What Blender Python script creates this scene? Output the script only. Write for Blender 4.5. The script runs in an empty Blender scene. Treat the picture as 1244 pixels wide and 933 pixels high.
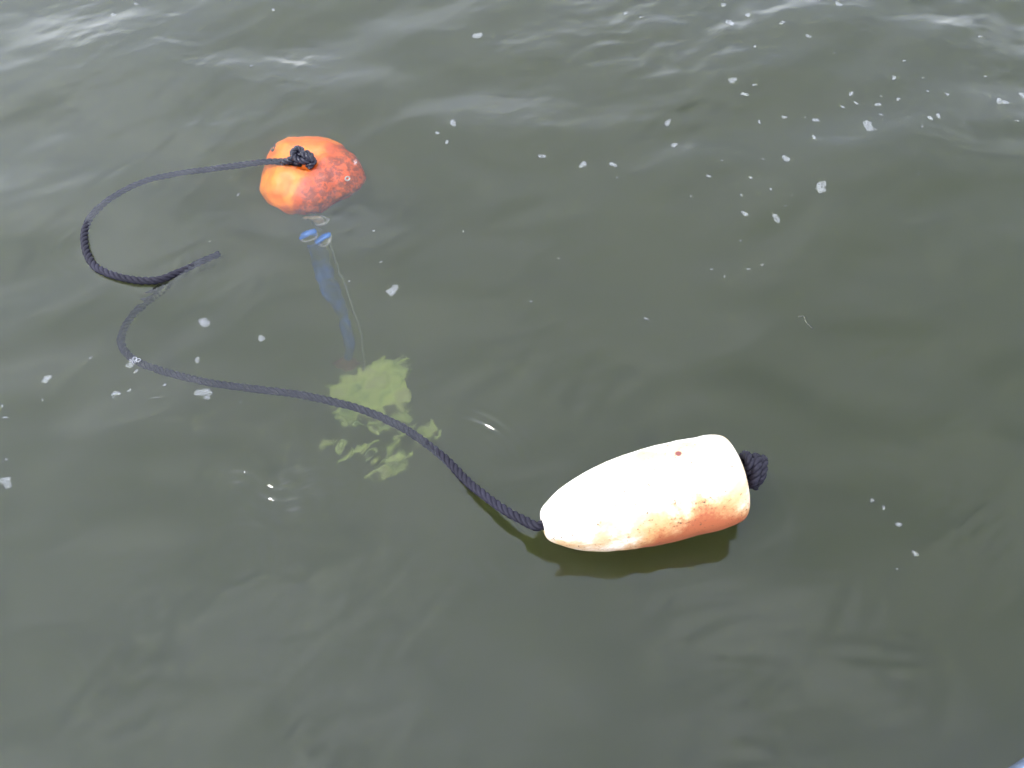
import bpy, bmesh, math, random
import numpy as np
from mathutils import Vector, Matrix, noise as mn

random.seed(7)
rng = np.random.default_rng(11)
R = math.radians
scene = bpy.context.scene
col = scene.collection

# ------------------------------------------------------------------ camera
CAM_H, PITCH, FPX, PW, PH = 1.4, 58.0, 1000.0, 1244.0, 933.0
cam = bpy.data.cameras.new('camera')
cam.sensor_width = 36.0
cam.lens = 36.0 * FPX / PW
cam.clip_start, cam.clip_end = 0.02, 500.0
cam_o = bpy.data.objects.new('camera', cam)
cam_o.location = (0, 0, CAM_H)
cam_o.rotation_euler = (R(90 - PITCH), 0, 0)
col.objects.link(cam_o)
scene.camera = cam_o

# ------------------------------------------------------------------ sky, sun, exposure
SUN_EL, SUN_AZ = 60.0, -118.0          # azimuth from +Y towards +X
world = bpy.data.worlds.new('World')
scene.world = world
world.use_nodes = True
wn = world.node_tree
wn.nodes.clear()
sky = wn.nodes.new('ShaderNodeTexSky')
sky.sky_type = 'NISHITA'
sky.sun_disc = False
sky.sun_elevation = R(SUN_EL)
sky.sun_rotation = R(SUN_AZ % 360)
sky.air_density = 3.2
sky.dust_density = 0.8
sky.ozone_density = 1.0
hsv = wn.nodes.new('ShaderNodeHueSaturation')      # thin high cloud: a milky, hardly blue sky
hsv.inputs['Saturation'].default_value = 0.15
bg = wn.nodes.new('ShaderNodeBackground')
bg.inputs['Strength'].default_value = 0.15
wo = wn.nodes.new('ShaderNodeOutputWorld')
wn.links.new(sky.outputs[0], hsv.inputs['Color'])
# soft broken cloud all over the dome, so that the ripples have something to mirror
wtc = wn.nodes.new('ShaderNodeTexCoord')
cn = wn.nodes.new('ShaderNodeTexNoise')
cn.inputs['Scale'].default_value, cn.inputs['Detail'].default_value, cn.inputs['Roughness'].default_value = 3.2, 4.0, 0.5
wn.links.new(wtc.outputs['Generated'], cn.inputs['Vector'])
cr = wn.nodes.new('ShaderNodeValToRGB')
cr.color_ramp.elements[0].position, cr.color_ramp.elements[0].color = 0.32, (0.63, 0.70, 0.92, 1)
cr.color_ramp.elements[1].position, cr.color_ramp.elements[1].color = 0.68, (1.27, 1.335, 1.55, 1)
wn.links.new(cn.outputs['Fac'], cr.inputs[0])
cm = wn.nodes.new('ShaderNodeMix')
cm.data_type, cm.blend_type = 'RGBA', 'MULTIPLY'
cm.inputs[0].default_value = 1.0
wn.links.new(hsv.outputs[0], cm.inputs[6])
wn.links.new(cr.outputs[0], cm.inputs[7])
wn.links.new(cm.outputs[2], bg.inputs['Color'])
wn.links.new(bg.outputs[0], wo.inputs['Surface'])

sun = bpy.data.lights.new('sun', 'SUN')
sun.energy = 0.9
sun.angle = R(10)
sun.color = (1.0, 0.95, 0.88)
sun_o = bpy.data.objects.new('sun', sun)
sd = Vector((math.cos(R(SUN_EL)) * math.sin(R(SUN_AZ)), math.cos(R(SUN_EL)) * math.cos(R(SUN_AZ)), math.sin(R(SUN_EL))))
sun_o.rotation_euler = sd.to_track_quat('Z', 'Y').to_euler()
sun_o.location = sd * 20
col.objects.link(sun_o)

vs = scene.view_settings
scene.display_settings.display_device = 'sRGB'
vs.view_transform = 'Standard'
vs.look = 'None'
vs.exposure = 2.2
vs.gamma = 1.0
vs.use_curve_mapping = False
cy = scene.cycles
cy.use_denoising = True
cy.denoiser = 'OPENIMAGEDENOISE'
cy.max_bounces = 12
cy.volume_bounces = 4
cy.transmission_bounces = 10
cy.transparent_max_bounces = 16
cy.sample_clamp_indirect = 20.0

# ------------------------------------------------------------------ helpers
_p = R(PITCH)
_fw = np.array([0, math.cos(_p), -math.sin(_p)])
_up = np.array([0, math.sin(_p), math.cos(_p)])
_rt = np.array([1.0, 0, 0])
_C = np.array([0, 0, CAM_H])

def ray(px, py):
    d = _fw + _rt * (px - PW / 2) / FPX + _up * (PH / 2 - py) / FPX
    return d / np.linalg.norm(d)

def at(px, py, z=0.0):
    """point at height z that the photograph shows at px, py (seen through air)"""
    d = ray(px, py)
    return _C + d * ((z - CAM_H) / d[2])

def under(px, py, dep):
    """point at depth dep that the photograph shows at px, py (seen through the refracting water)"""
    d = ray(px, py)
    s = _C + d * (-CAM_H / d[2])
    r = 1 / 1.33
    c = -d[2]
    t = r * d + (r * c - math.sqrt(1 - r * r * (1 - c * c))) * np.array([0, 0, 1.0])
    return s + t * (-dep / t[2])

def pt(px, py, z):
    return at(px, py, z) if z >= 0 else under(px, py, -z)

def tag(o, label=None, cat=None, group=None, kind=None):
    if label: o['label'] = label
    if cat: o['category'] = cat
    if group: o['group'] = group
    if kind: o['kind'] = kind
    return o

def empty(name, loc=(0, 0, 0)):
    o = bpy.data.objects.new(name, None)
    o.empty_display_size = 0.05
    o.location = loc
    col.objects.link(o)
    return o

def link(name, me, mat, parent=None, smooth=True):
    if mat is not None and not me.materials:
        me.materials.append(mat)
    if smooth:
        me.polygons.foreach_set('use_smooth', [True] * len(me.polygons))
    o = bpy.data.objects.new(name, me)
    col.objects.link(o)
    if parent is not None:
        o.parent = parent
        o.matrix_parent_inverse = Matrix.Identity(4)
    return o

def mesh(name, V, F):
    me = bpy.data.meshes.new(name)
    me.from_pydata([tuple(map(float, v)) for v in V], [], F)
    me.update()
    return me

def resample(P, step):
    P = np.asarray(P, float)
    s = np.concatenate([[0], np.cumsum(np.linalg.norm(np.diff(P, axis=0), axis=1))])
    n = max(2, int(round(s[-1] / step)) + 1)
    t = np.linspace(0, s[-1], n)
    return np.stack([np.interp(t, s, P[:, k]) for k in range(3)], 1)

def spline(P, sub=24, closed=False):
    """Catmull-Rom through the points"""
    P = np.asarray(P, float)
    Q = np.vstack([P[-1], P, P[0], P[1]]) if closed else np.vstack([2 * P[0] - P[1], P, 2 * P[-1] - P[-2]])
    out = []
    for i in range(1, len(Q) - 2):
        a, b, c, d = Q[i - 1:i + 3]
        for k in range(sub):
            t = k / sub
            out.append(0.5 * (2 * b + (c - a) * t + (2 * a - 5 * b + 4 * c - d) * t * t + (3 * b - a - 3 * c + d) * t ** 3))
    if not closed:
        out.append(Q[-2])
    return np.array(out)

def frames(P):
    T = np.gradient(P, axis=0)
    T /= np.linalg.norm(T, axis=1)[:, None]
    n = np.cross(T[0], [0, 0, 1.0])
    if np.linalg.norm(n) < 1e-3:
        n = np.cross(T[0], [1.0, 0, 0])
    N = [n / np.linalg.norm(n)]
    for i in range(1, len(P)):
        v = N[-1] - T[i] * np.dot(N[-1], T[i])
        N.append(v / np.linalg.norm(v))
    N = np.array(N)
    return T, N, np.cross(T, N)

def tube(P, rad, sides=10, cap=True, flat=None):
    """swept tube along P; rad is a number or one per point; flat = (a, b) squashes the section"""
    T, N, B = frames(P)
    rad = np.broadcast_to(np.asarray(rad, float), (len(P),))
    a, b = flat if flat else (1, 1)
    V, F = [], []
    for i in range(len(P)):
        for k in range(sides):
            q = 2 * math.pi * k / sides
            V.append(P[i] + rad[i] * (a * math.cos(q) * N[i] + b * math.sin(q) * B[i]))
    for i in range(len(P) - 1):
        for k in range(sides):
            k2 = (k + 1) % sides
            F.append((i * sides + k, i * sides + k2, (i + 1) * sides + k2, (i + 1) * sides + k))
    if cap:
        V.append(P[0] - T[0] * rad[0] * .5); V.append(P[-1] + T[-1] * rad[-1] * .5)
        e = (len(P) - 1) * sides
        for k in range(sides):
            k2 = (k + 1) % sides
            F.append((len(V) - 2, k2, k)); F.append((len(V) - 1, e + k, e + k2))
    return V, F

def merge(parts):
    V, F = [], []
    for v, f in parts:
        o = len(V)
        V += list(v)
        F += [tuple(i + o for i in q) for q in f]
    return V, F

def lathe(profile, seg=48):
    """profile of (x along the axis, radius); axis along +X"""
    V, F = [], []
    n = len(profile)
    for x, r in profile:
        for k in range(seg):
            q = 2 * math.pi * k / seg
            V.append((x, r * math.cos(q), r * math.sin(q)))
    for i in range(n - 1):
        for k in range(seg):
            k2 = (k + 1) % seg
            F.append((i * seg + k, (i + 1) * seg + k, (i + 1) * seg + k2, i * seg + k2))
    F.append(tuple(range(seg)))
    F.append(tuple(reversed(range((n - 1) * seg, n * seg))))
    return V, F

# ------------------------------------------------------------------ materials
def mat(name):
    m = bpy.data.materials.new(name)
    m.use_nodes = True
    nt = m.node_tree
    nt.nodes.clear()
    out = nt.nodes.new('ShaderNodeOutputMaterial')
    return m, nt, out

def N_(nt, kind, **kw):
    n = nt.nodes.new(kind)
    for k, v in kw.items():
        if k in n.inputs: n.inputs[k].default_value = v
        else: setattr(n, k, v)
    return n

def ramp(nt, fac, stops, interp='LINEAR'):
    r = nt.nodes.new('ShaderNodeValToRGB')
    r.color_ramp.interpolation = interp
    e = r.color_ramp.elements
    while len(e) < len(stops): e.new(0.5)
    for i, (p, c) in enumerate(stops):
        e[i].position = p
        e[i].color = (*c, 1) if len(c) == 3 else c
    nt.links.new(fac, r.inputs[0])
    return r

def mathn(nt, op, a, b=None, clamp=False):
    n = nt.nodes.new('ShaderNodeMath')
    n.operation = op
    n.use_clamp = clamp
    for i, v in enumerate((a, b)):
        if v is None: continue
        if hasattr(v, 'node'): nt.links.new(v, n.inputs[i])
        else: n.inputs[i].default_value = v
    return n.outputs[0]

def mixc(nt, fac, a, b):
    n = nt.nodes.new('ShaderNodeMix')
    n.data_type = 'RGBA'
    for i, v in ((0, fac), (6, a), (7, b)):
        if hasattr(v, 'node'): nt.links.new(v, n.inputs[i])
        elif i == 0: n.inputs[0].default_value = v
        else: n.inputs[i].default_value = (*v, 1)
    return n.outputs[2]

def noise(nt, vec, scale, detail=4, rough=.55, dist=0.0):
    n = N_(nt, 'ShaderNodeTexNoise', Scale=scale, Detail=detail, Roughness=rough, Distortion=dist)
    if vec is not None: nt.links.new(vec, n.inputs['Vector'])
    return n.outputs['Fac']

def sstep(nt, v, lo, hi):
    n = nt.nodes.new('ShaderNodeMapRange')
    n.interpolation_type = 'SMOOTHSTEP'
    nt.links.new(v, n.inputs[0])
    n.inputs[1].default_value, n.inputs[2].default_value = lo, hi
    return n.outputs[0]

def simple(name, c, rough=.5, metal=0.0, nscale=40, var=.25, bump=.0):
    m, nt, out = mat(name)
    b = N_(nt, 'ShaderNodeBsdfPrincipled', Roughness=rough, Metallic=metal)
    tc = nt.nodes.new('ShaderNodeTexCoord')
    f = noise(nt, tc.outputs['Object'], nscale)
    r = ramp(nt, f, [(.25, tuple(x * (1 - var) for x in c)), (.75, tuple(min(1, x * (1 + var)) for x in c))])
    nt.links.new(r.outputs[0], b.inputs['Base Color'])
    if bump:
        bp = N_(nt, 'ShaderNodeBump', Strength=bump, Distance=.002)
        nt.links.new(f, bp.inputs['Height'])
        nt.links.new(bp.outputs[0], b.inputs['Normal'])
    nt.links.new(b.outputs[0], out.inputs['Surface'])
    return m

def water_material():
    m, nt, out = mat('sea_water')
    geo = nt.nodes.new('ShaderNodeNewGeometry')
    f = noise(nt, geo.outputs['Position'], 11, 5, .55, .8)
    bp = N_(nt, 'ShaderNodeBump', Strength=.6, Distance=.0014)
    nt.links.new(f, bp.inputs['Height'])
    refr = N_(nt, 'ShaderNodeBsdfRefraction', Roughness=0.13, IOR=1.33)
    glos = N_(nt, 'ShaderNodeBsdfGlossy', Roughness=0.02)
    fr = N_(nt, 'ShaderNodeFresnel', IOR=1.42)
    for n in (refr, glos, fr):
        nt.links.new(bp.outputs[0], n.inputs['Normal'])
    mix = nt.nodes.new('ShaderNodeMixShader')
    nt.links.new(fr.outputs[0], mix.inputs[0])
    nt.links.new(refr.outputs[0], mix.inputs[1])
    nt.links.new(glos.outputs[0], mix.inputs[2])
    nt.links.new(mix.outputs[0], out.inputs['Surface'])
    st = 1.6
    ss = (0.325, 0.352, 0.155)                        # share of the light that the silt scatters
    vsc = N_(nt, 'ShaderNodeVolumeScatter', Density=st, Anisotropy=.3)
    vsc.inputs['Color'].default_value = (*ss, 1)
    vab = N_(nt, 'ShaderNodeVolumeAbsorption', Density=st)
    vab.inputs['Color'].default_value = (*ss, 1)
    add = nt.nodes.new('ShaderNodeAddShader')
    nt.links.new(vsc.outputs[0], add.inputs[0])
    nt.links.new(vab.outputs[0], add.inputs[1])
    nt.links.new(add.outputs[0], out.inputs['Volume'])
    return m

def white_buoy_material():
    m, nt, out = mat('bleached_buoy_foam')
    b = N_(nt, 'ShaderNodeBsdfPrincipled', Roughness=.55)
    tc = nt.nodes.new('ShaderNodeTexCoord')
    o = tc.outputs['Object']
    sp = nt.nodes.new('ShaderNodeSeparateXYZ')
    nt.links.new(o, sp.inputs[0])
    x, y, z = sp.outputs
    n1 = noise(nt, o, 9, 5, .6, .4)
    n2 = noise(nt, o, 45, 6, .7)
    n3 = noise(nt, o, 170, 3, .7)
    # low on the camera side: old orange paint survives near the waterline
    low = mathn(nt, 'ADD', mathn(nt, 'MULTIPLY', z, -1.0), mathn(nt, 'MULTIPLY', y, -.8))
    low = mathn(nt, 'ADD', low, mathn(nt, 'MULTIPLY', mathn(nt, 'SUBTRACT', n1, .5), .14))
    low = mathn(nt, 'ADD', low, mathn(nt, 'MULTIPLY', mathn(nt, 'SUBTRACT', n2, .5), .09))
    low = mathn(nt, 'ADD', low, mathn(nt, 'MULTIPLY', mathn(nt, 'SUBTRACT', n3, .5), .05))
    mid = mathn(nt, 'SUBTRACT', 1.0, mathn(nt, 'MULTIPLY', mathn(nt, 'ABSOLUTE', mathn(nt, 'SUBTRACT', x, .255)), 6.5), True)
    stain = mathn(nt, 'ADD', low, mathn(nt, 'MULTIPLY', mathn(nt, 'SUBTRACT', mid, .25), .085))
    c = mixc(nt, mathn(nt, 'MULTIPLY', sstep(nt, n1, .46, .64), .85), (.64, .58, .49), (.34, .225, .095))
    c = mixc(nt, mathn(nt, 'MULTIPLY', sstep(nt, stain, .0, .07), .92), c, (.40, .21, .075))
    c = mixc(nt, mathn(nt, 'MULTIPLY', sstep(nt, stain, .05, .10), .95), c, (.27, .065, .022))
    # greenish grime and dark specks
    speck = mathn(nt, 'MULTIPLY', sstep(nt, n3, .57, .66), sstep(nt, n2, .50, .56))
    c = mixc(nt, mathn(nt, 'MULTIPLY', speck, .9), c, (.05, .03, .012))
    # the brown chip on the upper side
    vm = nt.nodes.new('ShaderNodeVectorMath'); vm.operation = 'DISTANCE'
    nt.links.new(o, vm.inputs[0]); vm.inputs[1].default_value = CHIP
    dd = mathn(nt, 'ADD', vm.outputs['Value'], mathn(nt, 'MULTIPLY', mathn(nt, 'SUBTRACT', n2, .5), .006))
    c = mixc(nt, mathn(nt, 'SUBTRACT', 1.0, sstep(nt, dd, .0045, .0075)), c, (.12, .022, .014))
    nt.links.new(c, b.inputs['Base Color'])
    bp = N_(nt, 'ShaderNodeBump', Strength=.35, Distance=.001)
    nt.links.new(mathn(nt, 'ADD', n3, n2), bp.inputs['Height'])
    nt.links.new(bp.outputs[0], b.inputs['Normal'])
    nt.links.new(b.outputs[0], out.inputs['Surface'])
    return m

def orange_buoy_material():
    m, nt, out = mat('orange_float_foam')
    b = N_(nt, 'ShaderNodeBsdfPrincipled', Roughness=.5)
    tc = nt.nodes.new('ShaderNodeTexCoord')
    o = tc.outputs['Object']
    sp = nt.nodes.new('ShaderNodeSeparateXYZ')
    nt.links.new(o, sp.inputs[0])
    x, y, z = sp.outputs
    n1 = noise(nt, o, 13, 5, .6, .8)
    n2 = noise(nt, o, 55, 6, .7, .5)
    c = mixc(nt, sstep(nt, n1, .38, .62), (.85, .235, .010), (.85, .15, .006))
    # growth covers the side away from the rope (+X), with a ragged edge
    g = mathn(nt, 'ADD', x, mathn(nt, 'MULTIPLY', y, -.5))
    g = mathn(nt, 'ADD', g, mathn(nt, 'MULTIPLY', mathn(nt, 'SUBTRACT', n1, .5), .09))
    gm = sstep(nt, g, .012, .04)
    c = mixc(nt, mathn(nt, 'MULTIPLY', gm, .9), c, (.58, .075, .004))
    sp2 = mathn(nt, 'MULTIPLY', sstep(nt, n2, .42, .56), sstep(nt, g, .02, .07))
    c = mixc(nt, mathn(nt, 'MULTIPLY', sp2, .7), c, (.09, .018, .006))
    c = mixc(nt, mathn(nt, 'MULTIPLY', sstep(nt, n2, .62, .7), .35), c, (.28, .05, .015))
    nt.links.new(c, b.inputs['Base Color'])
    bp = N_(nt, 'ShaderNodeBump', Strength=.5, Distance=.003)
    nt.links.new(n2, bp.inputs['Height'])
    nt.links.new(bp.outputs[0], b.inputs['Normal'])
    nt.links.new(b.outputs[0], out.inputs['Surface'])
    return m

def rope_material(name, rough, spec):
    m, nt, out = mat(name)
    b = N_(nt, 'ShaderNodeBsdfPrincipled', Roughness=rough)
    tc = nt.nodes.new('ShaderNodeTexCoord')
    f = noise(nt, tc.outputs['Object'], 260, 4, .7)
    g = noise(nt, tc.outputs['Object'], 18, 3)
    b.inputs['Specular IOR Level'].default_value = spec
    r = ramp(nt, f, [(.3, (.003, .0027, .005)), (.7, (.011, .0095, .016))])
    c = mixc(nt, sstep(nt, g, .5, .75), r.outputs[0], (.014, .0125, .021))
    nt.links.new(c, b.inputs['Base Color'])
    bp = N_(nt, 'ShaderNodeBump', Strength=.6, Distance=.0015)
    nt.links.new(f, bp.inputs['Height'])
    nt.links.new(bp.outputs[0], b.inputs['Normal'])
    nt.links.new(b.outputs[0], out.inputs['Surface'])
    return m

def foam_materials():
    m, nt, out = mat('bubble_rim')
    d = N_(nt, 'ShaderNodeBsdfPrincipled', Roughness=.25)
    d.inputs['Base Color'].default_value = (.80, .81, .82, 1)
    t = nt.nodes.new('ShaderNodeBsdfTransparent')
    mx = N_(nt, 'ShaderNodeMixShader', Fac=.885)
    nt.links.new(d.outputs[0], mx.inputs[1]); nt.links.new(t.outputs[0], mx.inputs[2])
    nt.links.new(mx.outputs[0], out.inputs['Surface'])
    m2, nt, out = mat('bubble_skin')
    d = N_(nt, 'ShaderNodeBsdfDiffuse'); d.inputs[0].default_value = (.8, .8, .82, 1)
    g = N_(nt, 'ShaderNodeBsdfGlossy', Roughness=.08)
    t = nt.nodes.new('ShaderNodeBsdfTransparent')
    a = N_(nt, 'ShaderNodeMixShader', Fac=.35)
    nt.links.new(d.outputs[0], a.inputs[1]); nt.links.new(g.outputs[0], a.inputs[2])
    mx = N_(nt, 'ShaderNodeMixShader', Fac=.985)
    nt.links.new(a.outputs[0], mx.inputs[1]); nt.links.new(t.outputs[0], mx.inputs[2])
    nt.links.new(mx.outputs[0], out.inputs['Surface'])
    return m, m2

# ------------------------------------------------------------------ the water
def smooth01(t):
    t = np.clip(t, 0, 1)
    return t * t * (3 - 2 * t)

_waves = []
for i in range(40):
    lam = 0.16 * (4.0 ** rng.random())
    th = R(108) + rng.normal(0, .38)
    k = 2 * math.pi / lam
    _waves.append((k * math.cos(th), k * math.sin(th), rng.uniform(0, 2 * math.pi), .026 / k * (lam / .45) ** .4))
_rip = []
for i in range(26):
    lam = rng.uniform(.035, .11)
    th = R(120) + rng.normal(0, .6)
    k = 2 * math.pi / lam
    _rip.append((k * math.cos(th), k * math.sin(th), rng.uniform(0, 2 * math.pi), .034 / k))
_mid = []
for i in range(30):
    lam = rng.uniform(.07, .20)
    th = R(112) + rng.normal(0, .5)
    k = 2 * math.pi / lam
    _mid.append((k * math.cos(th), k * math.sin(th), rng.uniform(0, 2 * math.pi), .012 / k))
_msk = [(rng.normal(0, 4), rng.normal(0, 5), rng.uniform(0, 6.28)) for i in range(8)]

# rings of small ripples: centre pixel, radius, width, wavelength, slope, direction (deg), spread (deg)
RINGS = [
    ((540, 590), .155, .030, .020, .64, 60, 24),
    ((350, 560), .075, .030, .022, .52, 262, 40),
    ((380, 650), .115, .030, .024, .45, 110, 30),
    ((285, 600), .03, .04, .022, .35, 100, 70),
    ((180, 520), .065, .012, .02, .50, 90, 18),
    ((108, 300), .06, .035, .022, .16, 180, 100),
    ((205, 320), .05, .05, .024, .16, 60, 80),
    ((180, 345), .03, .03, .018, .20, 270, 80),
    ((130, 745), .05, .05, .022, .14, 120, 70),
    ((40, 850), .05, .06, .022, .12, 120, 90),
    ((290, 680), .05, .05, .026, .20, 30, 90),
    ((570, 580), .02, .03, .018, .25, 230, 120),
]
_rings = [(at(*c)[:2], r0, w, lam, s * lam / (2 * math.pi), R(a), R(sp)) for c, r0, w, lam, s, a, sp in RINGS]

def height(x, y):
    x = np.asarray(x, float); y = np.asarray(y, float)
    far = .44 + .25 * smooth01((y - .55) / 1.2 - .16 * np.clip(x, -1, 1))
    h = np.zeros(np.broadcast(x, y).shape)
    for kx, ky, ph, a in _waves:
        s = np.sin(kx * x + ky * y + ph)
        h = h + a * (s + .18 * np.cos(2 * (kx * x + ky * y + ph)))
    g = np.zeros_like(h)
    for kx, ky, ph, a in _mid:
        g = g + a * np.sin(kx * x + ky * y + ph + 1.2 * np.sin(3.1 * x - 2.3 * y))
    h = (h + g * (.5 + .5 * np.sin(2.7 * x + 3.9 * y + .6) * np.sin(4.1 * x - 1.3 * y))) * far
    mk = sum(np.sin(a * x + b * y + c) for a, b, c in _msk) / 8
    mk = smooth01((mk + .05) / .5)
    r = np.zeros_like(h)
    for kx, ky, ph, a in _rip:
        r = r + a * np.sin(kx * x + ky * y + ph)
    h = h + r * (.12 + .88 * mk) * (.27 + .25 * smooth01((y - .8) / 1.0))
    for (cx, cyy), r0, w, lam, a, ang, sp in _rings:
        dx, dy = x - cx, y - cyy
        rr = np.hypot(dx, dy)
        da = np.angle(np.exp(1j * (np.arctan2(dy, dx) - ang)))
        nz = .65 + .35 * np.sin(61 * x + 23 * y + 9 * np.sin(17 * y + 5 * x)) * np.sin(37 * y - 19 * x + 7 * np.sin(13 * x))
        h = h + 1.5 * a * nz * np.exp(-((rr - r0) / w) ** 2) * np.cos(2 * math.pi * (rr - r0) / lam) * np.exp(-(da / sp) ** 2)
    return h + _height_extra(x, y)

# patches of criss-cross wavelets: px, py, radius (m), slope
PATCHES = [(460, 475, .10, .16), (465, 550, .09, .26), (350, 600, .09, .12), (120, 745, .10, .08), (290, 690, .12, .06), (380, 225, .16, .13), (390, 330, .14, .06), (60, 60, .4, .05),
           (300, 60, .45, .05), (700, 60, .5, .05), (1100, 70, .5, .05), (1150, 620, .18, .05), (190, 330, .16, .06), (60, 850, .12, .06), (780, 700, .14, .045), (640, 660, .08, .07), (500, 700, .2, .045), (1000, 850, .3, .04), (300, 850, .3, .05), (1050, 430, .3, .04), (700, 400, .3, .04)]
_patch = []
for px_, py_, r_, sl_ in PATCHES:
    lst = []
    for i in range(9):
        k = 2 * math.pi / rng.uniform(.024, .06)
        th = rng.uniform(0, math.pi) if sl_ > .09 else R(115) + rng.normal(0, .5)
        lst.append((k * math.cos(th), k * math.sin(th), rng.uniform(0, 6.28), sl_ * .47 / k))
    _patch.append((at(px_, py_)[:2], r_, lst))
_B0, _B1 = at(661, 650)[:2], at(892, 610)[:2]

def _height_extra(x, y):
    h = np.zeros(np.broadcast(x, y).shape)
    for (cx, cyy), r, lst in _patch:
        m = np.exp(-(((x - cx) ** 2 + (y - cyy) ** 2) / r ** 2))
        m = np.where(m < 1e-3, 0, m) * (.55 + .45 * np.sin(19 * x + 7 * y + 40 * r))
        w = np.zeros_like(h)
        for kx, ky, ph, a in lst:
            w = w + a * np.sin(kx * x + ky * y + ph)
        h = h + m * w
    # rings spreading from the floating buoy
    ux, uy = _B1 - _B0
    t = np.clip(((x - _B0[0]) * ux + (y - _B0[1]) * uy) / (ux * ux + uy * uy), 0, 1)
    d = np.hypot(x - _B0[0] - t * ux, y - _B0[1] - t * uy)
    h = h + .00022 * np.exp(-((d - .10) / .04) ** 2) * (.5 + .5 * np.sin(23 * x + 31 * y)) * np.cos(2 * math.pi * d / .034)
    return h

def H(x, y):
    return float(height(np.array([x]), np.array([y]))[0])

def axis(lo, hi, step, far):
    a = np.arange(lo, hi + step / 2, step)
    g, s, out = [], step, hi
    while out < far:
        s *= 1.3; out += s; g.append(out)
    l, s, out = [], step, lo
    while out > -far:
        s *= 1.3; out -= s; l.append(out)
    return np.concatenate([l[::-1], a, g])

def build_water():
    def fine(lo, a, b, hi):
        c = axis(lo, hi, .0072, 60)
        return np.concatenate([c[c < a - .004], np.arange(a, b, .0036), c[c > b + .004]])
    xs, ys = fine(-1.7, -.8, .15, 1.7), fine(.0, .28, 1.15, 2.5)
    X, Y = np.meshgrid(xs, ys)
    Z = height(X, Y)
    fade = np.exp(-np.maximum(0, np.hypot(X, Y - 1.2) - 4) / 3)
    Z = Z * fade
    nx, ny = len(xs), len(ys)
    top = np.stack([X.ravel(), Y.ravel(), Z.ravel()], 1)
    DEPTH = -4.0
    bot = np.array([[xs[0], ys[0], DEPTH], [xs[-1], ys[0], DEPTH], [xs[-1], ys[-1], DEPTH], [xs[0], ys[-1], DEPTH]])
    V = np.vstack([top, bot])
    idx = np.arange(nx * ny).reshape(ny, nx)
    quads = np.stack([idx[:-1, :-1], idx[:-1, 1:], idx[1:, 1:], idx[1:, :-1]], -1).reshape(-1, 4)
    b0 = nx * ny
    big = [list(idx[0, ::-1]) + [b0, b0 + 1], list(idx[::-1, -1]) + [b0 + 1, b0 + 2],
           list(idx[-1, :]) + [b0 + 2, b0 + 3], list(idx[:, 0]) + [b0 + 3, b0], [b0 + 3, b0 + 2, b0 + 1, b0]]
    loops = np.concatenate([quads.ravel()] + [np.array(p) for p in big])
    tot = np.concatenate([np.full(len(quads), 4), [len(p) for p in big]])
    start = np.concatenate([[0], np.cumsum(tot)[:-1]])
    me = bpy.data.meshes.new('water')
    me.vertices.add(len(V)); me.vertices.foreach_set('co', V.ravel())
    me.loops.add(len(loops)); me.loops.foreach_set('vertex_index', loops.astype(np.int32))
    me.polygons.add(len(tot))
    me.polygons.foreach_set('loop_start', start.astype(np.int32))
    me.polygons.foreach_set('loop_total', tot.astype(np.int32))
    sm = np.ones(len(tot), bool); sm[-5:] = False
    me.polygons.foreach_set('use_smooth', sm)
    me.update(calc_edges=True)
    me.validate()
    me.materials.append(water_material())
    o = bpy.data.objects.new('water', me)
    col.objects.link(o)
    tag(o, kind='structure')

build_water()
sb = mesh('seabed', [(-60, -60, -4.05), (60, -60, -4.05), (60, 62, -4.05), (-60, 62, -4.05)], [(0, 1, 2, 3)])
tag(link('seabed', sb, simple('seabed_mud', (.12, .11, .08), .9)), kind='structure')

# ------------------------------------------------------------------ the white buoy
NOSE, TAIL = Vector(at(661, 637, .064)), Vector(at(892, 578, .084))
BL = (TAIL - NOSE).length
BR = BL * .242
ax = (TAIL - NOSE).normalized()
bz = (Vector((0, 0, 1)) - ax * ax.z).normalized()
by = bz.cross(ax)
BM = Matrix((ax, by, bz)).transposed().to_4x4()
BM.translation = NOSE
prof = [(.030, .012), (.010, .014), (.001, .022), (-.003, .030), (.0, .042), (.008, .056)]
prof = [(a * BL / .36, r * BL / .36 * .62) for a, r in prof]
for t, r in [(.055, .49), (.09, .575), (.14, .67), (.20, .76), (.27, .84), (.35, .91), (.44, .96), (.54, .99), (.65, 1.0), (.76, .998),
             (.86, .99), (.93, .975), (.965, .945), (.985, .89), (.997, .78), (1.003, .6), (1.004, .4), (1.0, .2), (.985, .16), (.95, .14)]:
    prof.append((t * BL, r * BR))
pp = np.array(prof)
pp = np.vstack([pp[:3], spline(np.c_[pp[3:], np.zeros(len(pp) - 3)], 3)[:, :2]])
V, F = lathe(pp, 72)
V2 = []
for v in V:
    v = Vector(v)
    d = mn.fractal(v * 14 + Vector((3, 1, 2)), 1, 2, 4) * .0022
    rad = Vector((0, v.y, v.z))
    if rad.length > 1e-5: v += rad.normalized() * d
    V2.append(v)
from mathutils.bvhtree import BVHTree
bvh = BVHTree.FromPolygons([BM @ v for v in V2], F)
CHIP = tuple(BM.inverted() @ bvh.ray_cast(Vector(_C), Vector(ray(824, 551)))[0])
buoy = link('white_buoy', mesh('white_buoy', V2, F), white_buoy_material())
buoy.matrix_world = BM
tag(buoy, 'large bleached white bullet buoy with orange stains floating on its side', 'buoy')

# ------------------------------------------------------------------ ropes
rope_wet = rope_material('black_rope', .6, .15)
knot_wet = rope_material('black_rope_soaked', .10, .22)
RR = .0088

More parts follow.
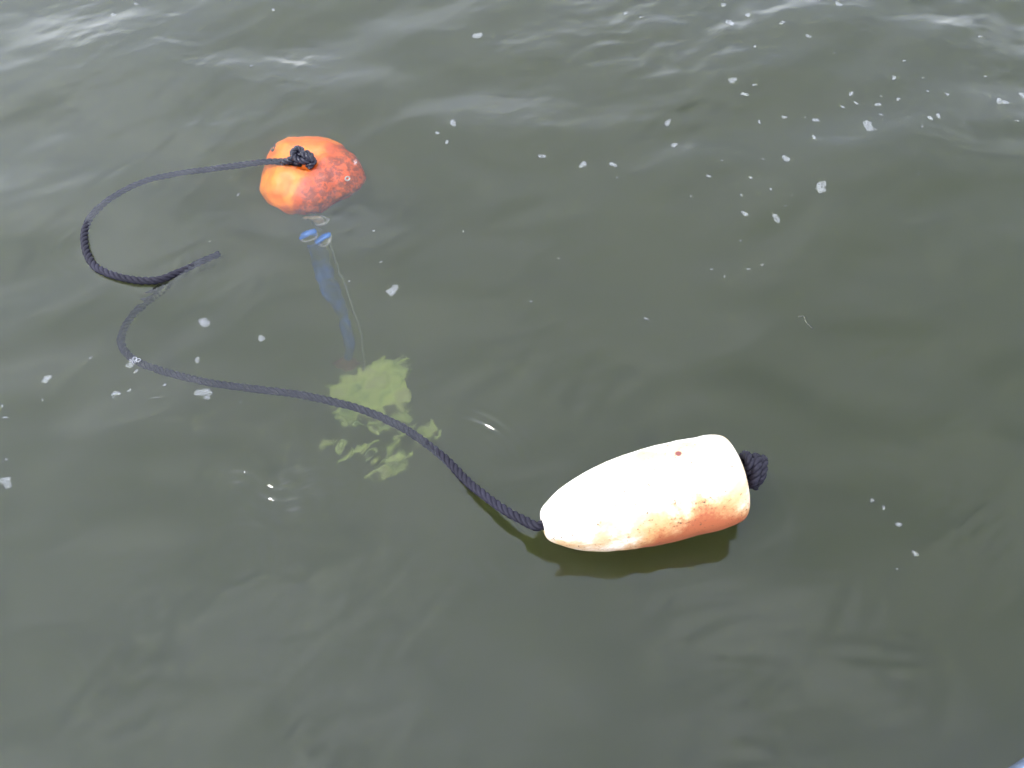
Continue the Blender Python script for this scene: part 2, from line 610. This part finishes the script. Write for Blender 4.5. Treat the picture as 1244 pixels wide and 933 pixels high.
def laid_rope(P, parent, mt, r=RR, pitch=.042, step=.0035, sides=9, name='strand'):
    """three strands twisted round the centre line, each a mesh of its own"""
    P = resample(P, step)
    T, N, B = frames(P)
    s = np.arange(len(P)) * step
    sr, so = r * .53, r * .50
    for j in range(3):
        q = 2 * math.pi * (s / pitch + j / 3)
        Q = P + so * (np.cos(q)[:, None] * N + np.sin(q)[:, None] * B)
        v, f = tube(Q, sr * (1 + .06 * np.sin(s * 37 + j)), sides)
        link(name, mesh(name, v, f), mt, parent)

def surf(px, py, dz):
    """a point dz above (or below) the rippled water surface"""
    p = Vector(pt(px, py, dz))
    p.z += H(p.x, p.y)
    return p

# the loose line from the orange float
ra = empty('rope', at(267, 310, 0))
tag(ra, 'black twisted rope curling from the orange float to a free cut end', 'rope')
inv = Vector(ra.location)
pa = [surf(*q) - inv for q in [
    (366, 199, -.004), (345, 197, -.008), (322, 197, -.010), (290, 200, -.014), (255, 204, -.018), (215, 209, -.018), (172, 220, -.017), (138, 240, -.015),
    (113, 264, -.011), (104, 284, -.002), (105, 305, .003), (116, 324, .004), (140, 336, .005), (170, 342, .005), (196, 341, .003), (220, 331, -.004), (244, 320, -.010), (267, 310, -.015)]]
laid_rope(spline(pa), ra, rope_wet)

# the line of the white buoy: through the buoy, across and down into the water
rb = empty('rope', at(560, 585, 0))
tag(rb, 'black twisted rope running from the white buoy nose down into the water', 'rope')
inv = Vector(rb.location)
tl = BM @ Vector((BL * .94, 0, 0))
ns = BM @ Vector((BL * .03, 0, 0))
pb = [tl, (tl + ns) / 2, ns, BM @ Vector((-.012, 0, 0)), Vector(at(636, 632, .050)), Vector(at(612, 619, .036)), surf(588, 602, .021), surf(566, 583, .008), surf(545, 561, -.003), surf(520, 540, -.008),
      surf(488, 518, -.010), surf(450, 500, -.012), surf(410, 487, -.014), surf(360, 477, -.018), surf(300, 470, -.024), surf(250, 463, -.032), surf(200, 450, -.045),
      surf(165, 437, -.06), surf(148, 421, -.085), surf(148, 402, -.11), surf(163, 379, -.14), surf(184, 361, -.18), surf(205, 345, -.24), surf(232, 328, -.36), surf(256, 316, -.52), surf(268, 310, -.75)]
laid_rope(spline([p - inv for p in pb]), rb, rope_wet)

# stopper knot at the flat end of the white buoy
def stopper_knot(parent, origin, fx, fy, fz, size, mt, r, turns):
    """rope wound over itself: a wall-knot of leaning turns closed by an arching loop"""
    kn = bpy.data.objects.new('knot', None)
    col.objects.link(kn); kn.parent = parent
    kn.location = origin
    kn.empty_display_size = .02
    P = []
    for (a, b, c) in turns:
        P.append(np.array(fx) * a * size + np.array(fy) * b * size + np.array(fz) * c * size)
    laid_rope(spline(P, 30), kn, mt, r=r, pitch=.034, step=.0025, sides=8)
    return kn

end = BM @ Vector((BL * 1.0 + .006, 0, .012))
FX, FY, FZ = [np.array(v) for v in (ax, by, bz)]
# coordinates: along the axis, across, up
turns = [(-1.0, 0, -.3), (-.3, 0, -.1), (.15, .0, .0), (.42, -.25, .55), (.55, .25, .85), (.62, .75, .35), (.55, .65, -.45), (.50, .05, -.85), (.46, -.62, -.50), (.50, -.80, .20), (.72, -.45, .75),
         (1.02, .15, .72), (1.15, .55, .10), (1.05, .30, -.62), (.92, -.30, -.80), (.86, -.72, -.20), (1.02, -.60, .45), (1.30, -.05, .62), (1.50, .30, .15), (1.42, .10, -.45), (1.15, -.30, -.62), (.75, -.80, -.95)]
stopper_knot(rb, end - inv, FX, FY, FZ, .031, rope_wet, .0088, turns)

# soaked knot on the crown of the orange float
ko = surf(364, 194, .004) - Vector(ra.location)
turns2 = [(-1.2, -.15, -.2), (-.6, -.12, .0), (.0, .12, .15), (.55, .25, .25), (.85, -.05, .1), (.5, -.33, .1), (-.1, -.28, .2), (-.35, .15, .35), (-.05, .55, .40), (.25, .30, .30), (.45, -.1, .35), (.95, -.2, .0), (.6, -.5, -.3)]
stopper_knot(ra, ko, np.array([1, 0, 0]), np.array([0, 1, 0]), np.array([0, 0, 1]), .036, knot_wet, .0088, turns2)

# ------------------------------------------------------------------ the orange float
OC = Vector(under(373, 208, .068))
of = empty('orange_float', OC)
tag(of, 'round orange float overgrown with red-brown algae, awash just under the surface', 'float')
prof = [(.030, .001), (.034, .012), (.046, .022), (.052, .040), (.050, .060), (.042, .082), (.026, .103), (.006, .118), (-.018, .124), (-.042, .118), (-.070, .098), (-.10, .070), (-.125, .045), (-.145, .022), (-.15, .002)]
pz = spline(np.array([(a, r, 0) for a, r in prof]), 4)[:, :2]
V, F = lathe(pz, 96)
V2 = []
for (h, a, b) in V:
    q = math.atan2(b, a)
    r = math.hypot(a, b)
    k = 1 + .05 * math.sin(3 * q + 1.1) + .03 * math.sin(5 * q + 2.0)
    k += .07 * math.exp(-((math.atan2(math.sin(q + .02), math.cos(q + .02))) / .5) ** 2)       # the snout to the right
    k -= .07 * math.exp(-((math.atan2(math.sin(q - 2.75), math.cos(q - 2.75))) / .22) ** 2)     # a dent where the rope leaves
    v = Vector((math.cos(q) * r * k, math.sin(q) * r * k, h))
    d = mn.fractal(v * 22, 1, 2, 4) * .006
    V2.append(v + v.normalized() * d)
F = [tuple(f) for f in F]
me = mesh('body', V2, F)
body = link('body', me, orange_buoy_material(), of)
# hole and eyelet
dark = simple('dark_hole', (.03, .03, .015), .7)
galv = simple('galvanised_steel', (.50, .48, .40), .32, .35, 60, .3)
brass = simple('worn_brass', (.70, .52, .30), .3, .25, 60, .35)

def ring(R0, r0, seg=24, sides=8, arc=2 * math.pi, squash=1.0):
    n = seg + 1 if arc < 6.28 else seg
    P = np.array([(R0 * math.cos(arc * i / seg), R0 * squash * math.sin(arc * i / seg), 0) for i in range(n)])
    V, F = [], []
    for i in range(n):
        q = arc * i / seg
        c = np.array([math.cos(q), math.sin(q), 0])
        for k in range(sides):
            w = 2 * math.pi * k / sides
            V.append(P[i] + r0 * (math.cos(w) * c + math.sin(w) * np.array([0, 0, 1.0])))
    m = n if arc >= 6.28 else n - 1
    for i in range(m):
        i2 = (i + 1) % n
        for k in range(sides):
            k2 = (k + 1) % sides
            F.append((i * sides + k, i2 * sides + k, i2 * sides + k2, i * sides + k2))
    return V, F

def on_float(px, py):
    """find the float's skin under a pixel"""
    s = Vector(at(px, py, 0)); t = Vector(under(px, py, .2)) - s
    mi = [OC + v for v in V2]
    best = min(range(len(mi)), key=lambda i: ((mi[i] - s) - t * ((mi[i] - s).dot(t) / t.length_squared)).length + .15 * (-mi[i].z))
    return V2[best], me.vertices[best].normal.copy()

p_, n_ = on_float(333, 181)
v, f = lathe([(-.004, .009), (.0015, .0095), (.0022, .007), (-.001, .003)], 14)
h_ = link('drain_hole', mesh('drain_hole', v, f), dark, of)
h_.location = p_; h_.rotation_euler = n_.to_track_quat('X', 'Z').to_euler(); h_.scale = (1, 1.3, .8)
p_, n_ = on_float(423, 214)
e_ = link('eyelet', mesh('eyelet', *ring(.0055, .002, 16, 6)), galv, of)
e_.location = p_ + n_ * .001; e_.rotation_euler = n_.to_track_quat('Z', 'Y').to_euler()

# ------------------------------------------------------------------ shackle and blue strap below the float
def strap_material():
    m, nt, out = mat('blue_webbing')
    b = N_(nt, 'ShaderNodeBsdfPrincipled', Roughness=.7)
    tc = nt.nodes.new('ShaderNodeTexCoord')
    f = noise(nt, tc.outputs['Object'], 13, 4, .6, .6)
    r = ramp(nt, f, [(.40, (.022, .034, .030)), (.54, (.006, .045, .15)), (.68, (.008, .075, .26))])
    nt.links.new(r.outputs[0], b.inputs['Base Color'])
    nt.links.new(b.outputs[0], out.inputs['Surface'])
    return m
blue = strap_material()
bclip = simple('blue_plastic', (.012, .17, .60), .35, 0, 50, .2)
rust = simple('rusty_stitching', (.16, .06, .04), .8, 0, 60, .4)
silver = simple('silver_webbing', (.16, .18, .13), .5, 0, 80, .3)
SC = Vector(under(380, 272, .19))
st = empty('mooring_strap', SC)
tag(st, 'blue webbing strap with brass shackle hanging under the orange float', 'strap')
sh = link('shackle', mesh('shackle', *ring(.022, .0065, 28, 8, 1.55 * math.pi)), brass, st)
sh.rotation_euler = (R(75), R(20), R(160))
rg = link('ring', mesh('ring', *ring(.013, .004, 20, 8)), galv, st)
rg.location = (.025, -.005, .004); rg.rotation_euler = (R(40), R(10), 0)
P = spline([Vector(OC) + Vector((0, 0, -.13)) - SC, Vector((-.005, .02, .03)), Vector((0, 0, -.005)), Vector(under(390, 288, .24)) - SC])
link('lashing', mesh('lashing', *tube(P, .006, 8)), silver, st)

def clip(px, py, d, w, l, rz, ry):
    v, f = merge([tube(spline([(-l / 2, 0, 0), (-l / 4, 0, .004), (l / 4, 0, .004), (l / 2, 0, 0)], 5), w / 2, 10, True, (1, .45))])
    o = link('clip', mesh('clip', v, f), bclip, st)
    o.location = Vector(under(px, py, d)) - SC
    o.rotation_euler = (0, R(ry), R(rz))
    v, f = ring(l * .5, .0022, 24, 6, 2 * math.pi, .62)
    k = link('frame', mesh('frame', v, f), galv, o)
    k.location = (0, -.004, -.004)
clip(375, 291, .21, .017, .040, 12, -12)
clip(392, 296, .22, .019, .036, 38, -16)

def webbing(pts, widths, name, m, wob=.15):
    P = resample(spline(pts), .008)
    n = len(P)
    T, _, _ = frames(P)
    V, F = [], []
    for i in range(n):
        t = i / (n - 1)
        w = np.interp(t, np.linspace(0, 1, len(widths)), widths)
        a = wob * math.sin(t * 9) + .35
        side = np.cross(T[i], np.array([math.sin(a) * .3, -.8, .6])); side /= np.linalg.norm(side)
        nn = np.cross(side, T[i])
        for s, h in ((-1, -1), (-.5, -1), (0, -1), (.5, -1), (1, -1), (1, 1), (.5, 1), (0, 1), (-.5, 1), (-1, 1)):
            V.append(P[i] + side * s * w / 2 + nn * (h * .0015 + .006 * math.sin(s * 2.5 + t * 14)))
    for i in range(n - 1):
        for k in range(10):
            k2 = (k + 1) % 10
            F.append((i * 10 + k, i * 10 + k2, (i + 1) * 10 + k2, (i + 1) * 10 + k))
    F.append(tuple(range(9, -1, -1))); F.append(tuple(range((n - 1) * 10, n * 10)))
    return link(name, mesh(name, V, F), m, st)

W = [Vector(under(*q)) - SC for q in [(383, 302, .24), (392, 325, .28), (402, 348, .32), (412, 370, .36), (420, 392, .40), (423, 412, .44), (421, 430, .48)]]
webbing(W, [.036, .046, .044, .036, .027, .024, .026], 'webbing', blue)
W = [Vector(under(*q)) - SC for q in [(413, 428, .485), (420, 436, .50), (430, 444, .52)]]
webbing(W, [.05, .055, .045], 'stitched_end', rust)
P = spline([Vector(under(*q)) - SC for q in [(398, 296, .22), (409, 322, .27), (421, 350, .32), (433, 385, .38), (440, 420, .44), (442, 450, .50)]])
link('cord', mesh('cord', *tube(P, .0022, 6)), silver, st)

# ------------------------------------------------------------------ the sunken yellow-green sheet
def sheet_material():
    m, nt, out = mat('yellow_green_sheet')
    b = N_(nt, 'ShaderNodeBsdfPrincipled', Roughness=.6)
    tc = nt.nodes.new('ShaderNodeTexCoord')
    f = noise(nt, tc.outputs['Object'], 22, 5, .6, .5)
    r = ramp(nt, f, [(.32, (.16, .26, .06)), (.5, (.46, .56, .11)), (.68, (.38, .40, .14))])
    nt.links.new(r.outputs[0], b.inputs['Base Color'])
    nt.links.new(b.outputs[0], out.inputs['Surface'])
    return m
shm = sheet_material()
GC = Vector(under(455, 490, .55))
gs = empty('sunken_sheet', GC)
tag(gs, 'streaky pale yellow-green sheet sunk in the murky water below the black rope', 'sheet')

def blob_sheet(poly, dep, name, seed, res=.005, amp=.02, thick=.006, w=.026):
    """a crumpled, ragged-edged slab filling a px outline at a depth, bent and folded in the third direction"""
    Q = np.array([np.array(under(px, py, dep)) for px, py in poly])
    lo, hi = Q.min(0) - .01, Q.max(0) + .01
    xs, ys = np.arange(lo[0], hi[0], res), np.arange(lo[1], hi[1], res)
    def inside(x, y):
        c = False
        for i in range(len(Q)):
            x1, y1, x2, y2 = Q[i, 0], Q[i, 1], Q[i - 1, 0], Q[i - 1, 1]
            if (y1 > y) != (y2 > y) and x < (x2 - x1) * (y - y1) / (y2 - y1) + x1: c = not c
        return c
    idx, V = {}, []
    F = []
    def vid(i, j):
        if (i, j) not in idx:
            x, y = xs[i], ys[j]
            jx = mn.noise(Vector((x * 60, y * 60, seed))) * res * .6
            jy = mn.noise(Vector((x * 60, y * 60, seed + 9))) * res * .6
            z = -dep + amp * mn.fractal(Vector((x * 11, y * 11, seed)), 1, 2, 4) - .25 * (hi[1] - y)
            idx[(i, j)] = len(V)
            V.append(Vector((x + jx, y + jy, z)) - GC)
        return idx[(i, j)]
    for i in range(len(xs) - 1):
        for j in range(len(ys) - 1):
            x, y = xs[i] + res / 2, ys[j] + res / 2
            if inside(x + mn.fractal(Vector((x * 34, y * 50, seed)), 1, 2, 3) * w, y + mn.fractal(Vector((x * 34, y * 50, seed + 5)), 1, 2, 3) * w):
                F.append((vid(i, j), vid(i + 1, j), vid(i + 1, j + 1), vid(i, j + 1)))
    if not F: return None
    o = link(name, mesh(name, V, F), shm, gs)
    so = o.modifiers.new('thickness', 'SOLIDIFY'); so.thickness = thick; so.offset = 0
    return o

blob_sheet([(394, 468), (420, 458), (446, 440), (468, 430), (494, 434), (498, 465), (496, 488), (474, 492), (452, 500), (430, 505), (410, 508)], .50, 'panel', 1.0)
# added short pieces imitating the panel's image broken up by refraction: centre pixel, length, width, slant (px, px, deg)
STREAKS = [(404, 470, 20, 9, -35), (418, 510, 30, 11, 20), (486, 505, 42, 14, 28), (470, 520, 34, 8, 24), (498, 522, 30, 8, 32), (521, 524, 30, 10, 52), (530, 530, 22, 6, 60), (512, 538, 24, 7, 50),
          (486, 534, 34, 7, 30), (452, 528, 18, 8, -30), (460, 512, 26, 7, 25), (397, 547, 18, 7, 4), (418, 552, 24, 7, 35), (432, 551, 24, 8, 30), (446, 550, 26, 9, 20), (462, 557, 30, 9, 28), (478, 560, 26, 8, 26),
          (492, 558, 24, 7, 22), (470, 572, 46, 8, 12), (456, 576, 34, 6, 8), (436, 520, 20, 6, -20), (478, 546, 26, 6, 34), (492, 440, 26, 5, 72), (500, 452, 24, 5, 78), (484, 436, 22, 5, 66), (398, 482, 12, 6, 30)]
streak_outlines = []
for cx, cy_, ln, wd_, sl in STREAKS:
    c, s_ = math.cos(R(sl)), -math.sin(R(sl))
    pl = []
    for a, b in ((-.5, 0), (-.3, -.45), (.1, -.5), (.4, -.3), (.5, .05), (.25, .5), (-.15, .45), (-.4, .3)):
        pl.append((cx + a * ln * c - b * wd_ * s_, cy_ + a * ln * s_ + b * wd_ * c))
    streak_outlines.append(pl)
for k, pl in enumerate(streak_outlines):
    blob_sheet(pl, .53 + .01 * (k % 4), 'refraction_streak', 2.0 + k, .004, .012, .003, .010)

# ------------------------------------------------------------------ a scrap of weed on the surface
weed = simple('weed', (.07, .072, .03), .6)
P = spline([surf(*q) - Vector((0, 0, .006)) for q in [(971, 383, .0), (977, 383, .0), (979, 388, .0), (981, 391, .0), (985, 394, .0), (988, 397, .0)]])
wd = link('weed_scrap', mesh('weed_scrap', *tube(P, .0017, 7, True, (1, .6))), weed)
tag(wd, 'thin curled yellowish weed scrap floating on open water right of centre', 'weed')

# ------------------------------------------------------------------ foam
rim_m, skin_m = foam_materials()

def foam_mesh(rx, ry, rz, seed):
    """a raft of bubbles: rims and thin domes"""
    rs = random.Random(seed)
    small = max(rx, ry) < .0045
    n = 3 if small else int(min(15, 5 + (rx * ry) / (.0042 ** 2) * .8))
    br = max(rx, ry) * (.55 if small else 1.05 / math.sqrt(n) * 1.1)
    pts = []
    tries = 0
    while len(pts) < n and tries < 900:
        tries += 1
        a, q = math.sqrt(rs.random()), rs.random() * 6.283
        lob = .78 + .3 * math.sin(2 * q + seed) + .18 * math.sin(3 * q + seed * 1.7)
        x, y = a * math.cos(q) * rx * lob, a * math.sin(q) * ry * lob
        r = br * rs.uniform(.55, 1.15)
        if all((x - u) ** 2 + (y - w) ** 2 > (.84 * (r + s)) ** 2 for u, w, s in pts):
            pts.append((x, y, r))
    cr, sr = math.cos(rz), math.sin(rz)
    V, F, M = [], [], []
    for x, y, r in pts:
        cx, cyy = x * cr - y * sr, x * sr + y * cr
        v, f = ring(r * .88, r * .17, 14, 5)
        o = len(V)
        V += [(a + cx, b + cyy, c * .8 + r * .1) for a, b, c in v]; F += [tuple(i + o for i in g) for g in f]; M += [0] * len(f)
        o = len(V)
        for i in range(3):
            e = i / 3 * 1.4
            for k in range(10):
                w = 2 * math.pi * k / 10
                V.append((cx + r * math.cos(e) * math.cos(w), cyy + r * math.cos(e) * math.sin(w), r * math.sin(e) * .8))
        V.append((cx, cyy, r * .8))
        for i in range(2):
            for k in range(10):
                k2 = (k + 1) % 10
                F.append((o + i * 10 + k, o + i * 10 + k2, o + (i + 1) * 10 + k2, o + (i + 1) * 10 + k)); M.append(1)
        for k in range(10):
            F.append((o + 20 + k, o + 20 + (k + 1) % 10, o + 30)); M.append(1)
    me = mesh('foam_patch', V, F)
    me.materials.append(rim_m); me.materials.append(skin_m)
    me.polygons.foreach_set('material_index', M)
    return me

def crop(lst, ox, oy):
    return [(ox + a / 2.962, oy + b / 2.962, r / 2.962) + tuple(rest) for a, b, r, *rest in lst]

FOAM = crop([
    (685, 458, 22, 'big ragged white foam raft, the largest in the upper right'), (510, 680, 25, 'large rounded foam raft with visible bubbles right of centre top'),
    (192, 298, 14, 'round foam patch at the left end of the upper right scatter'), (236, 341, 10, 'small foam patch just below the round one at the left end of the scatter'), (353, 788, 16, 'oval foam patch, lowest of the upper right scatter'),
    (237, 773, 11, 'small foam patch beside the lowest oval one'), (388, 572, 12, 'small heart-shaped foam patch above the large rounded raft'), (500, 422, 10, 'small foam patch left of the big ragged raft'), (625, 332, 10, 'round foam fleck above left of the big ragged raft'),
    (1160, 368, 14, 'ring-like foam patch near the right edge'), (185, 82, 14, 'bright flat foam patch near the top edge right of centre'), (902, 430, 9, 'left one of two neighbouring foam flecks near the right edge'), (932, 422, 9, 'right one of two neighbouring foam flecks near the right edge'), (778, 277, 8, 'foam fleck above right of the big ragged raft'), (373, 92, 9, 'foam fleck right of the bright flat patch near the top'), (573, 24, 9, 'foam fleck at the top edge, farthest right along it'),
    (467, 138, 8, 'foam fleck below right of the bright flat patch near the top'), (108, 636, 7), (294, 432, 7), (250, 56, 8, 'foam fleck just above the bright flat patch near the top'), (165, 11, 7), (272, 310, 6), (490, 491, 7), (722, 370, 7), (645, 364, 6), (595, 375, 6), (384, 413, 6),
    (260, 640, 6), (330, 686, 6), (227, 705, 5), (47, 706, 5), (407, 708, 4), (386, 747, 4), (224, 866, 4), (158, 579, 4), (305, 572, 4), (730, 410, 5), (793, 352, 6), (814, 215, 5),
    (1084, 133, 6), (1107, 272, 5), (967, 339, 6), (873, 463, 5), (1028, 448, 4), (274, 175, 6), (560, 192, 5), (885, 276, 4), (898, 326, 4), (1240, 340, 9, 'foam patch cut by the right edge of the picture'), (462, 411, 4), (862, 632, 3), (732, 340, 4), (1213, 440, 4)], 824, 0)
FOAM += crop([
    (475, 133, 15, 'lone bright foam patch near the top, centre left'), (385, 452, 12, 'top patch of the foam trio right of the orange float'), (330, 487, 7, 'left fleck of the foam trio right of the orange float'), (365, 516, 8, 'lowest fleck of the foam trio right of the orange float'), (378, 401, 4), (707, 565, 10, 'lone foam fleck left of the close pair above centre'),
    (855, 592, 15, 'round foam patch, left of a close pair above centre'), (962, 594, 12, 'tall narrow foam patch, right of a close pair above centre'), (978, 642, 5),
    (1157, 443, 11, 'upper of two foam patches one above the other, top centre right'), (1182, 519, 11, 'lower of two foam patches one above the other, top centre right'), (526, 737, 4), (423, 829, 5), (450, 860, 3), (636, 868, 4), (101, 831, 4), (768, 928, 4), (1007, 48, 6), (1062, 62, 6)], 420, 0)
FOAM += crop([(404, 43, 8, 'foam fleck nearest the top left corner'), (485, 3, 7), (905, 239, 5), (855, 690, 6), (828, 632, 4), (758, 876, 4), (985, 43, 5)], 0, 0)
FOAM += crop([
    (733, 243, 19, 'angular foam patch inside the bend of the ropes'), (939, 301, 12, 'faint oval foam patch left of the blue strap'), (708, 371, 11, 'small foam patch between two larger ones above the rope'),
    (473, 378, 20, 'slanting oval foam patch touching the rope at its left bend'), (168, 446, 14, 'crescent foam patch at the far left'), (413, 499, 14, 'small slanting foam patch left below the rope'),
    (735, 497, 27, 'largest foam raft on the left, just under the black rope'), (463, 484, 5), (592, 463, 5), (325, 366, 5), (484, 415, 7), (20, 585, 7),
    (26, 818, 19, 'foam patch at the left edge of the water'), (153, 522, 4), (12, 548, 4), (19, 740, 7), (868, 525, 4), (1175, 155, 4)], 0, 310)
FOAM += crop([(122, 50, 6, 'left of three foam flecks in a row above the white buoy'), (254, 51, 6, 'middle of three foam flecks in a row above the white buoy'), (303, 37, 7, 'right of three foam flecks in a row above the white buoy'), (166, 78, 4), (697, 883, 7, 'first and uppermost foam fleck in the short line right of the white buoy'), (741, 908, 8, 'second foam fleck in the short line right of the white buoy'), (62, 462, 3)], 824, 310)
FOAM += crop([(791, 58, 8, 'third foam fleck in the short line right of the white buoy'), (852, 164, 8, 'lowest big foam fleck in the short line right of the white buoy'), (784, 217, 4)], 824, 618)
FOAM += [(477, 356, 7.5, 'bright oval foam patch right of the blue strap'), (463, 322, 2), (425, 345, 1.5), (785, 388, 2), (740, 433, 1.2), (645, 367, 1.5), (432, 197, 3.2, 'small bubble patch over the right shoulder of the orange float')]
for k, (px, py, r, *lb) in enumerate(FOAM):
    p = surf(px, py, 0)
    d = (Vector(p) - Vector((0, 0, CAM_H))).length
    s = r * d / FPX
    rs = random.Random(k)
    e = rs.uniform(.75, 1.0)
    me = foam_mesh(s * .95, s * e * 1.1, rs.uniform(-.5, 1.2), k)
    o = link('foam_patch', me, None)
    o.location = p + Vector((0, 0, .0012))
    tag(o, lb[0] if lb else 'tiny white foam fleck, one of many scattered over the water', 'foam', 'foam drifting on the water')

# ------------------------------------------------------------------ the photographer's boat, its rail in the lower right corner
def build_boat():
    A, B_ = Vector(at(1247, 956, .45)), Vector(at(1283, 931, .45))
    u = (B_ - A); u.z = 0; u.normalize()
    nrm = Vector((u.y, -u.x, 0))                       # towards the inside of the boat
    root = empty('boat', (A.x, A.y, 0))
    tag(root, 'pale blue-grey metal boat rail cutting the lower right corner', 'boat')
    alu = simple('boat_aluminium', (.22, .27, .38), .28, .8, 25, .12)
    hullm = simple('boat_hull_paint', (.55, .58, .62), .4, 0, 12, .1)
    floorm = simple('boat_floor', (.25, .26, .27), .7, 0, 20, .2)
    L0, L1, Wd = -3.2, .115, 1.4
    n = 40
    st = []
    for i in range(n + 1):
        q = i / n
        sx = L0 + (L1 - L0) * (1 - (1 - q) ** 1.0)
        t = max(0, 1 - (sx - L0) / 1.6)                 # towards the bow
        c = max(0, (sx - (L1 - .09)) / .09)             # the rounded corner of the stern
        half = Wd / 2 * (1 - t ** 2.2 * .97) - .09 * (1 - math.sqrt(max(0, 1 - c * c)))
        st.append((sx, half, .45 + .18 * t * t))
    for e in (.02, .045, .065, .08, .088):
        sx = L1 - .09 + e
        st.append((sx, Wd / 2 - .09 * (1 - math.sqrt(max(0, 1 - (e / .09) ** 2))), .45))
    st = sorted(x for x in st if x[0] <= L1 - .09 + .0885)
    n = len(st) - 1
    def P(s, w, z): return u * s + nrm * (Wd / 2 + w) + Vector((0, 0, z))
    V, F = [], []
    for s, half, zt in st:
        t = max(0, 1 - (s - L0) / 1.6)
        for f_, z in ((-1, zt), (-.95, .22), (-.86, .02), (-.55, -.10), (0, -.14 + .2 * t), (.55, -.10), (.86, .02), (.95, .22), (1, zt)):
            V.append(P(s, f_ * half, z))
    for i in range(n):
        for k in range(8):
            F.append((i * 9 + k, i * 9 + k + 1, (i + 1) * 9 + k + 1, (i + 1) * 9 + k))
    F.append(tuple(range(n * 9, n * 9 + 9)))
    h = link('hull', mesh('hull', V, F), hullm, root)
    so = h.modifiers.new('skin', 'SOLIDIFY'); so.thickness = .012; so.offset = -1
    side = [P(s, -half, zt) for s, half, zt in st] + [P(s, half, zt) for s, half, zt in reversed(st)]
    link('rail', mesh('rail', *tube(resample(spline(side, 4), .015), .022, 14)), alu, root)
    V, F = [], []
    for s, half, zt in st:
        V += [P(s, -half * .85, .10), P(s, half * .85, .10)]
    for i in range(n): F.append((2 * i, 2 * i + 1, 2 * i + 3, 2 * i + 2))
    link('floor', mesh('floor', V, F), floorm, root)
    for s in (-1.5, -.45):
        V = [P(s + a, w * Wd / 2 * .93, z) for a in (-.14, .14) for w in (-1, 1) for z in (.30, .335)]
        link('seat', mesh('seat', V, [(0, 1, 3, 2), (4, 6, 7, 5), (0, 4, 5, 1), (2, 3, 7, 6), (1, 5, 7, 3), (0, 2, 6, 4)]), hullm, root, False)
build_boat()
